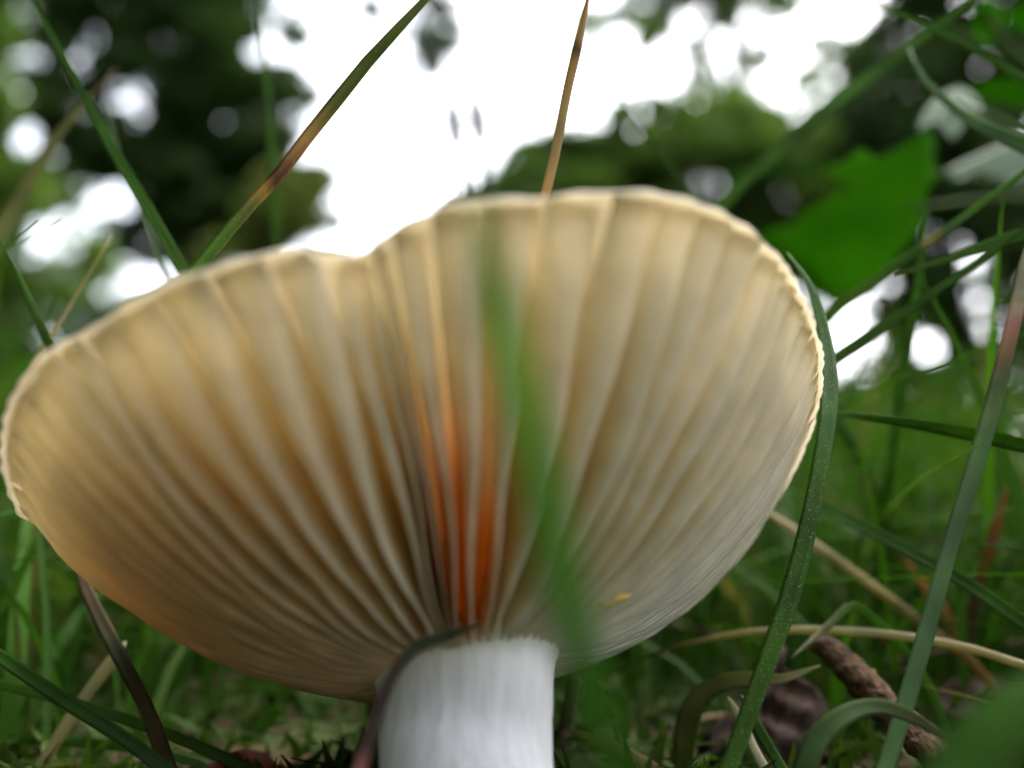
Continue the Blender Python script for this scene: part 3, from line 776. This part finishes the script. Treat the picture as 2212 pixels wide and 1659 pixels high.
# two seed heads on thin stalks far behind the cap
M_SEED = simple_leaf_mat('seed_head', (0.05, 0.04, 0.03), (0.04, 0.045, 0.025), 300, .05)
for (p0, p1, p2, lab) in (((1010, 520, 262), (998, 400, 262), (978, 240, 262), 'slim grass seed head on a thin stalk against the open sky, the shorter of two'),
                          ((1068, 520, 258), (1052, 400, 258), (1028, 232, 258), 'slim grass seed head on a thin stalk, the taller of two in the open sky')):
    a, b, c = at(*p0), at(*p1), at(*p2)
    g0 = Vector((a.x + .01, a.y, ground_z(a.x, a.y) - .002))
    root = empty('seed_head', Vector((g0.x, g0.y, 0))); tag(root, lab, 'seed head', 'seed heads behind the cap')
    path, rd, _ = catmull([g0, a, b, c], [.0014, .0013, .0012, .0009], 24)
    v, f = tube(path, rd, 6); obj('stalk', v, f, M_SEED, root)
    k = path[-5:]; d_ = (c - b).normalized(); v, f = [], []
    for j in range(40):
        s = j / 39; ce = c - d_ * .013 * (1 - s) + d_ * .002; an = j * 2.4; w = .0036 * math.sin(math.pi * (.1 + .85 * s))
        o_ = Vector((math.cos(an), math.sin(an), 0)) * w
        tp_, tf_ = tube([ce - d_ * .0004, ce + o_ * .6 + d_ * .0008, ce + o_ + d_ * .0024], [.0003, .0006, .0001], 5)
        o0 = len(v); v += tp_; f += [tuple(i + o0 for i in q) for q in tf_]
    obj('spike', v, f, M_SEED, root)

# ------------------------------------------------------------------ lobed leaves upper right
M_LOBE = simple_leaf_mat('lobed_leaf', (0.055, 0.15, 0.008), (0.085, 0.19, 0.012), 60, .5, .6)
M_LOBE2 = simple_leaf_mat('pale_lobed_leaf', (0.08, 0.15, 0.07), (0.06, 0.13, 0.05), 60, .25, .45)
M_STALK = rough_mat('green_stalk', (.07, .12, .03), (.10, .15, .04), 200)
def flat_leaf(name, outline, d0, ax, ay, mat, parent, curl=0.0, thick=.25):
    """outline in pixels; the blade is a plane at depth d0 mm, tilted by ax, ay (mm per 100 px), cupped by curl (mm)"""
    if parent is not None: d0, ax, ay = d0 * 1.3, ax * 1.3, ay * 1.3
    cx = sum(p[0] for p in outline) / len(outline); cy = sum(p[1] for p in outline) / len(outline)
    pts = []
    nO = len(outline)
    for i in range(nO):      # smooth the outline
        for k in (0, .5):
            a, b, c, d = (outline[(i + j) % nO] for j in (-1, 0, 1, 2))
            f = lambda a, b, c, d: b + .5 * k * (c - a + k * (2*a - 5*b + 4*c - d + k * (3*(b - c) + d - a)))
            pts.append((f(a[0], b[0], c[0], d[0]), f(a[1], b[1], c[1], d[1])))
    n_ = len(pts); V, Fc = [], []; RN = [.0, .3, .55, .8, 1.0]
    far = max(math.hypot(x - cx, y - cy) for x, y in pts)
    if parent is None: RN = [0, .15, .3, .45, .6, .75, .88, 1.0]
    NR = len(RN) - 1
    for side in (0, 1):
        V.append(at(cx, cy, d0 + side * thick)); 
        for s in RN[1:]:
            for (x, y) in pts:
                px, py = cx + (x - cx) * s, cy + (y - cy) * s
                q = math.hypot(px - cx, py - cy) / far
                dd = d0 + ax * (px - cx) / 100 + ay * (py - cy) / 100 + curl * q * q + .5 * math.sin(px * .021) * math.cos(py * .018)
                if parent is None: dd += 1.3 * math.sin(px * .052 + py * .03) + .9 * math.sin(py * .085 - px * .04)
                V.append(at(px, py, dd + side * thick * (1 if s < 1 else .4)))
    B = 1 + n_ * NR
    for side in (0, 1):
        o0 = side * B
        for k in range(n_):
            f = (o0, o0 + 1 + k, o0 + 1 + (k + 1) % n_); Fc.append(f if side else f[::-1])
        for j in range(NR - 1):
            for k in range(n_):
                a, b = o0 + 1 + j * n_ + k, o0 + 1 + j * n_ + (k + 1) % n_
                f = (a, a + n_, b + n_, b); Fc.append(f if side else f[::-1])
    for k in range(n_):
        a, b = 1 + (NR - 1) * n_ + k, 1 + (NR - 1) * n_ + (k + 1) % n_
        Fc.append((a, b, b + B, a + B))
    if parent is None: return V, Fc
    LAST[0] = obj(name, V, Fc, mat, parent)
    return LAST[0]
LAST = [None]
def at2(px, py, d): return at(px, py, d * 1.3)
g0 = at2(2620, 1330, 190); g0.z = ground_z(g0.x, g0.y)
sap = empty('sapling', g0); tag(sap, 'young sapling with bright green lobed leaves growing beside the grass', 'sapling')
stem_pts = [g0 - Vector((0, 0, .003)), at2(2560, 900, 186), at2(2470, 520, 180), at2(2330, 250, 172), at2(2190, 110, 166), at2(2110, 10, 164), at2(2080, -120, 164)]
path, rd, _ = catmull(stem_pts, [1.6, 1.5, 1.4, 1.2, 1.1, 1.0, .6], 30)
v, f = tube(path, [r * .001 for r in rd], 8); obj('stem', v, f, M_STALK, sap)
L1 = [(2048 + x / 2.16, y / 2.16) for x, y in ((1130, 965), (1200, 985), (1260, 1025), (1400, 950), (1500, 890), (1600, 825), (1640, 930), (1625, 1050), (1660, 1130), (1590, 1230), (1560, 1330), (1540, 1480), (1400, 1640), (1250, 1850), (1020, 1985), (900, 1900), (760, 1750), (600, 1650), (470, 1560), (500, 1500), (640, 1470), (780, 1370), (930, 1290), (1040, 1190), (960, 1140), (900, 1090), (1040, 1050))]
L1 = [(x * 2212 / 3072, y * 2212 / 3072) for x, y in L1]
c3 = 2212 / 3072
def cr(lst): return [((2048 + x / 2.16) * c3, y / 2.16 * c3) for x, y in lst]
def petiole(a, b, sag=.004):
    m_ = a.lerp(b, .5) + Vector((0, 0, sag))
    p_, r_, _ = catmull([a, m_, b], [.0006, .0005, .0005], 10); v, f = tube(p_, r_, 6)
    obj('leaf_stalk', v, f, M_STALK, LAST[0])
flat_leaf('leaf', L1, 158, 2.0, 5.0, M_LOBE, sap, 3)
petiole(path[17], at2(1960, 450, 157.0)); 
flat_leaf('leaf', cr([(1500, 850), (1560, 740), (1640, 640), (1800, 560), (1900, 640), (1950, 720), (1860, 760), (1830, 800), (1750, 925), (1690, 860), (1620, 800), (1560, 810)]), 150, 4, -6, M_LOBE2, sap, 2)
petiole(path[18], at2(2060, 225, 150.5), .002)
flat_leaf('leaf', cr([(1660, 1140), (1800, 1060), (2000, 970), (2150, 910), (2400, 940), (2500, 1020), (2350, 1120), (2150, 1200), (2050, 1180), (1900, 1110), (1760, 1170)]), 165, 4, -8, M_LOBE2, sap, 3)
petiole(path[14], at2(2200, 345, 168))
flat_leaf('leaf', cr([(1850, 600), (1950, 520), (2080, 500), (2250, 520), (2450, 560), (2500, 680), (2350, 720), (2150, 690), (2000, 650)]), 170, 4, 10, M_LOBE, sap, 3)
petiole(path[16], at2(2212, 200, 172))
flat_leaf('leaf', cr([(260, 1130), (330, 1080), (480, 1070), (640, 1040), (800, 1045), (950, 1075), (1000, 1110), (840, 1130), (640, 1120), (480, 1170), (360, 1210), (290, 1190)]), 172, -3, 8, M_LOBE2, sap, 2)
petiole(path[17], at2(1790, 368, 170))
flat_leaf('leaf', cr([(1100, -60), (1300, 20), (1500, 100), (1660, 120), (1820, 190), (1890, 270), (1780, 250), (1650, 180), (1480, 120), (1300, 70)]), 160, 3, 10, M_LOBE2, sap, 2)
petiole(path[22], at2(2060, 62, 160.5), .002)
flat_leaf('leaf', cr([(1880, 60), (1980, -20), (2080, 60), (2060, 180), (1990, 300), (1920, 330), (1870, 220)]), 165, 3, 10, M_LOBE, sap, 2)
flat_leaf('leaf', cr([(2080, 100), (2200, 20), (2350, 80), (2300, 190), (2150, 200)]), 175, 3, 12, M_LOBE, sap, 2)
petiole(path[19], at2(2200, 60, 175.5), .002)

# ------------------------------------------------------------------ twig and dead leaves on the ground
M_TWIG = rough_mat('twig_bark', (0.010, 0.006, 0.003), (0.12, 0.068, 0.032), 1100, 1.0, .0008, (1, .6, 1))
tw = [at(1772, 1388, 113), at(1820, 1432, 110), at(1880, 1492, 106), at(1925, 1540, 103), at(1990, 1602, 99), at(2070, 1680, 94), at(2140, 1760, 89)]
path, rd, _ = catmull(tw, [1.3, 1.6, 1.9, 1.6, 1.8, 1.7, 1.6], 44)
V, Fc = [], []
prev = None
for i, p in enumerate(path):
    t = (path[min(i + 1, 43)] - path[max(i - 1, 0)]).normalized(); x = t.cross(Vector((0, 0, 1))).normalized(); y = t.cross(x)
    for k in range(14):
        a = TWO * k / 14
        rr = rd[i] * (1 + .07 * math.sin(a * 3 + i * .3) + .06 * math.sin(i * 1.7 + a * 2) + .05 * rnd.uniform(-1, 1))
        V.append(p + (x * math.cos(a) + y * math.sin(a)) * rr * .001)
for i in range(43):
    for k in range(14):
        a, b = i * 14 + k, i * 14 + (k + 1) % 14
        Fc.append((a, b, b + 14, a + 14))
Fc.append(tuple(range(13, -1, -1))); Fc.append(tuple(range(43 * 14, 44 * 14)))
tag(thing_obj('twig', path[-1], V, Fc, M_TWIG), 'rough brown bark twig lying in the grass beside the mushroom', 'twig')

M_DEAD = rough_mat('dead_leaf', (0.02, 0.012, 0.009), (0.06, 0.035, 0.025), 260, .6, .0006)
M_RED = rough_mat('red_leaf', (0.12, 0.03, 0.018), (0.2, 0.07, 0.04), 260, .6, .0006)
def dead_leaf(label, outline, d0, ax, ay, mat, curl):
    V, Fc = flat_leaf('dead_leaf', outline, d0, ax, ay, mat, None, curl, .35)
    lo = min(V, key=lambda q: q.z); base = Vector((lo.x, lo.y, lo.z))
    sh = ground_z(lo.x, lo.y) - .001 - lo.z
    if sh < 0: V = [q + Vector((0, 0, 0)) for q in V]
    tag(thing_obj('dead_leaf', base, V, Fc, mat), label, 'leaf', None)
dead_leaf('dark brown crumpled dead leaf under the curled olive blade', [(1660, 1380), (1700, 1400), (1690, 1440), (1760, 1480), (1790, 1540), (1780, 1620), (1740, 1700), (1640, 1760), (1540, 1740), (1500, 1660), (1520, 1590), (1580, 1530), (1640, 1480), (1655, 1430)], 117, -1.5, -5.5, M_DEAD, 4)
dead_leaf('red brown dead leaf scrap on the ground under the cap', [(440, 1660), (480, 1635), (520, 1618), (570, 1625), (600, 1650), (640, 1665), (620, 1720), (540, 1740), (460, 1710)], 104, 1, -5, M_RED, 2)
dead_leaf('purplish brown dead leaf lying past the end of the twig', [(2040, 1480), (2100, 1450), (2170, 1470), (2240, 1500), (2240, 1560), (2150, 1580), (2070, 1560), (2020, 1520)], 130, 1, -9, M_DEAD, 3)

# ------------------------------------------------------------------ grass that nobody could count
CAP_C = loc2w(0, 0, 16)
def grass_field(name, label, n, dmin, dmax, azmax, hfun, wmm, segs, seed, mat, keep, power=1.0):
    rn = np.random.default_rng(seed); V, Fc, UV = [], [], []
    cnt = 0
    while cnt < n:
        d = dmin + (dmax - dmin) * rn.random() ** power; az = rn.uniform(-azmax, azmax)
        x, y = d * math.sin(az), d * math.cos(az)
        if not keep(x, y): continue
        cnt += 1
        h = hfun(d, rn)
        z0 = ground_z(x, y) - .002
        la, lm = rn.uniform(0, TWO), abs(rn.normal(0, .8)) + .12
        if rn.random() < .3: lm += .7
        if d < .3:                                           # grass under the cap stays short, none grows through it
            for q in (0, .25, .5, .75, 1.0):
                if math.hypot(x + math.cos(la) * lm * h * q * q - CAP_C.x, y + math.sin(la) * lm * h * q * q - CAP_C.y) < .049:
                    h = min(h, .007)
        face = rn.uniform(0, TWO); w = wmm * .0005 * rn.uniform(.6, 1.35)
        wx, wy = math.cos(face) * w, math.sin(face) * w
        o0 = len(V); shade = rn.random()
        for j in range(segs + 1):
            s = j / segs; lean = lm * h * s ** 2
            hh = h * (s - .38 * min(lm, 1.3) * s * s)
            px, py, pz = x + math.cos(la) * lean, y + math.sin(la) * lean, z0 + max(hh, .0)
            k = (1 - s ** 2.2) * .95 + .05
            V += [(px - wx * k, py - wy * k, pz), (px - wy * .25 * k, py + wx * .25 * k, pz - w * .2), (px + wx * k, py + wy * k, pz)]
            UV += [(shade, s)] * 3
        for j in range(segs):
            b0 = o0 + j * 3
            Fc.append((b0, b0 + 1, b0 + 4, b0 + 3)); Fc.append((b0 + 1, b0 + 2, b0 + 5, b0 + 4))
    o = obj(name, V, Fc, mat, uv=UV)
    return tag(o, label, 'grass', kind='stuff')
m, n, out = new_mat('meadow_grass')
uv = N(n, 'ShaderNodeUVMap'); sep = N(n, 'ShaderNodeSeparateXYZ'); n.links.new(uv.outputs[0], sep.inputs[0])
crp = N(n, 'ShaderNodeValToRGB'); e = crp.color_ramp.elements; crp.color_ramp.interpolation = 'LINEAR'
for pos, c in ((.3, (.022, .066, .005)), (.55, (.04, .105, .008)), (.72, (.02, .052, .009)), (.86, (.05, .095, .016)), (.95, (.085, .085, .022))): 
    q = e.new(pos); q.color = (*c, 1)
e[0].color = (.02, .05, .008, 1); e[-1].color = (.16, .11, .05, 1)
n.links.new(sep.outputs['X'], crp.inputs[0])
leaf_shader(n, out, crp.outputs[0], .25, .7).inputs['Specular IOR Level'].default_value = .08
M_MEADOW = m
def keep_near(x, y):
    # clear space the camera looks through, and the mushroom itself
    if math.hypot(x - base_w.x, y - base_w.y) < .012: return False
    if y < .105 and abs(x) < .06: return False
    if .026 < x < .056 and y < .122: return False          # open spot where the twig lies
    if math.hypot(x - base_w.x, y - (base_w.y + .012)) < .03: return False
    return True
grass_field('grass', 'short green grass growing round the mushroom', 8000, .10, .5, 1.25,
            lambda d, rn: min((.030 + .25 * d) * rn.uniform(.35, 1.15), .14), 1.9, 7, 1, M_MEADOW, keep_near, .62)
grass_field('meadow_grass', 'green meadow grass stretching away behind the mushroom', 14000, .5, 3.2, 1.1,
            lambda d, rn: rn.uniform(.06, .19), 3.0, 4, 2, M_MEADOW, lambda x, y: True, .8)
grass_field('meadow_grass', 'far meadow grass reaching to the trees', 16000, 3.2, 16, 1.0,
            lambda d, rn: rn.uniform(.06, .16), 9.0, 3, 3, M_MEADOW, lambda x, y: True, .9)
# moss and dead bits low on the ground
m = simple_leaf_mat('low_moss', (.02, .045, .008), (.045, .075, .012), 120, .2, .8)
grass_field('moss', 'low moss and fine leaflets covering the soil near the mushroom', 15000, .03, .36, 1.3,
            lambda d, rn: rn.uniform(.003, .012), 2.0, 3, 4, m, lambda x, y: math.hypot(x - base_w.x, y - base_w.y) > .0085, .7)

# dry grass litter lying in the sward
V, Fc = [], []
rn = random.Random(77)
for _ in range(200):
    d, az = .135 + .3 * rn.random() ** .8, rn.uniform(-1.0, 1.0); x, y = d * math.sin(az), d * math.cos(az)
    if not keep_near(x, y): continue
    
    if x < -.02 and d < .16: continue
    z = ground_z(x, y) + rn.uniform(.001, .012); a, L = rn.uniform(0, TWO), rn.uniform(.012, .05)
    dx, dy, dz = math.cos(a) * L / 2, math.sin(a) * L / 2, rn.uniform(-.2, .35) * L / 2
    c = Vector((x, y, z)); bow = Vector((rn.uniform(-1, 1), rn.uniform(-1, 1), rn.uniform(0, 1))) * L * .1
    p_, r_, _ = catmull([c - Vector((dx, dy, min(dz, z * .8))), c + bow, c + Vector((dx, dy, dz))], [.0003, .0004, .00015], 7)
    k = rn.uniform(.6, 1.4); v, f = tube(p_, [q * k for q in r_], 5); o0 = len(V); V += v; Fc += [tuple(i + o0 for i in q) for q in f]
tag(obj('dry_litter', V, Fc, rough_mat('dry_litter', (.07, .045, .025), (.22, .16, .08), 40, .3, .0003)), 'dry straw litter tangled in the grass round the mushroom', 'litter', kind='stuff')
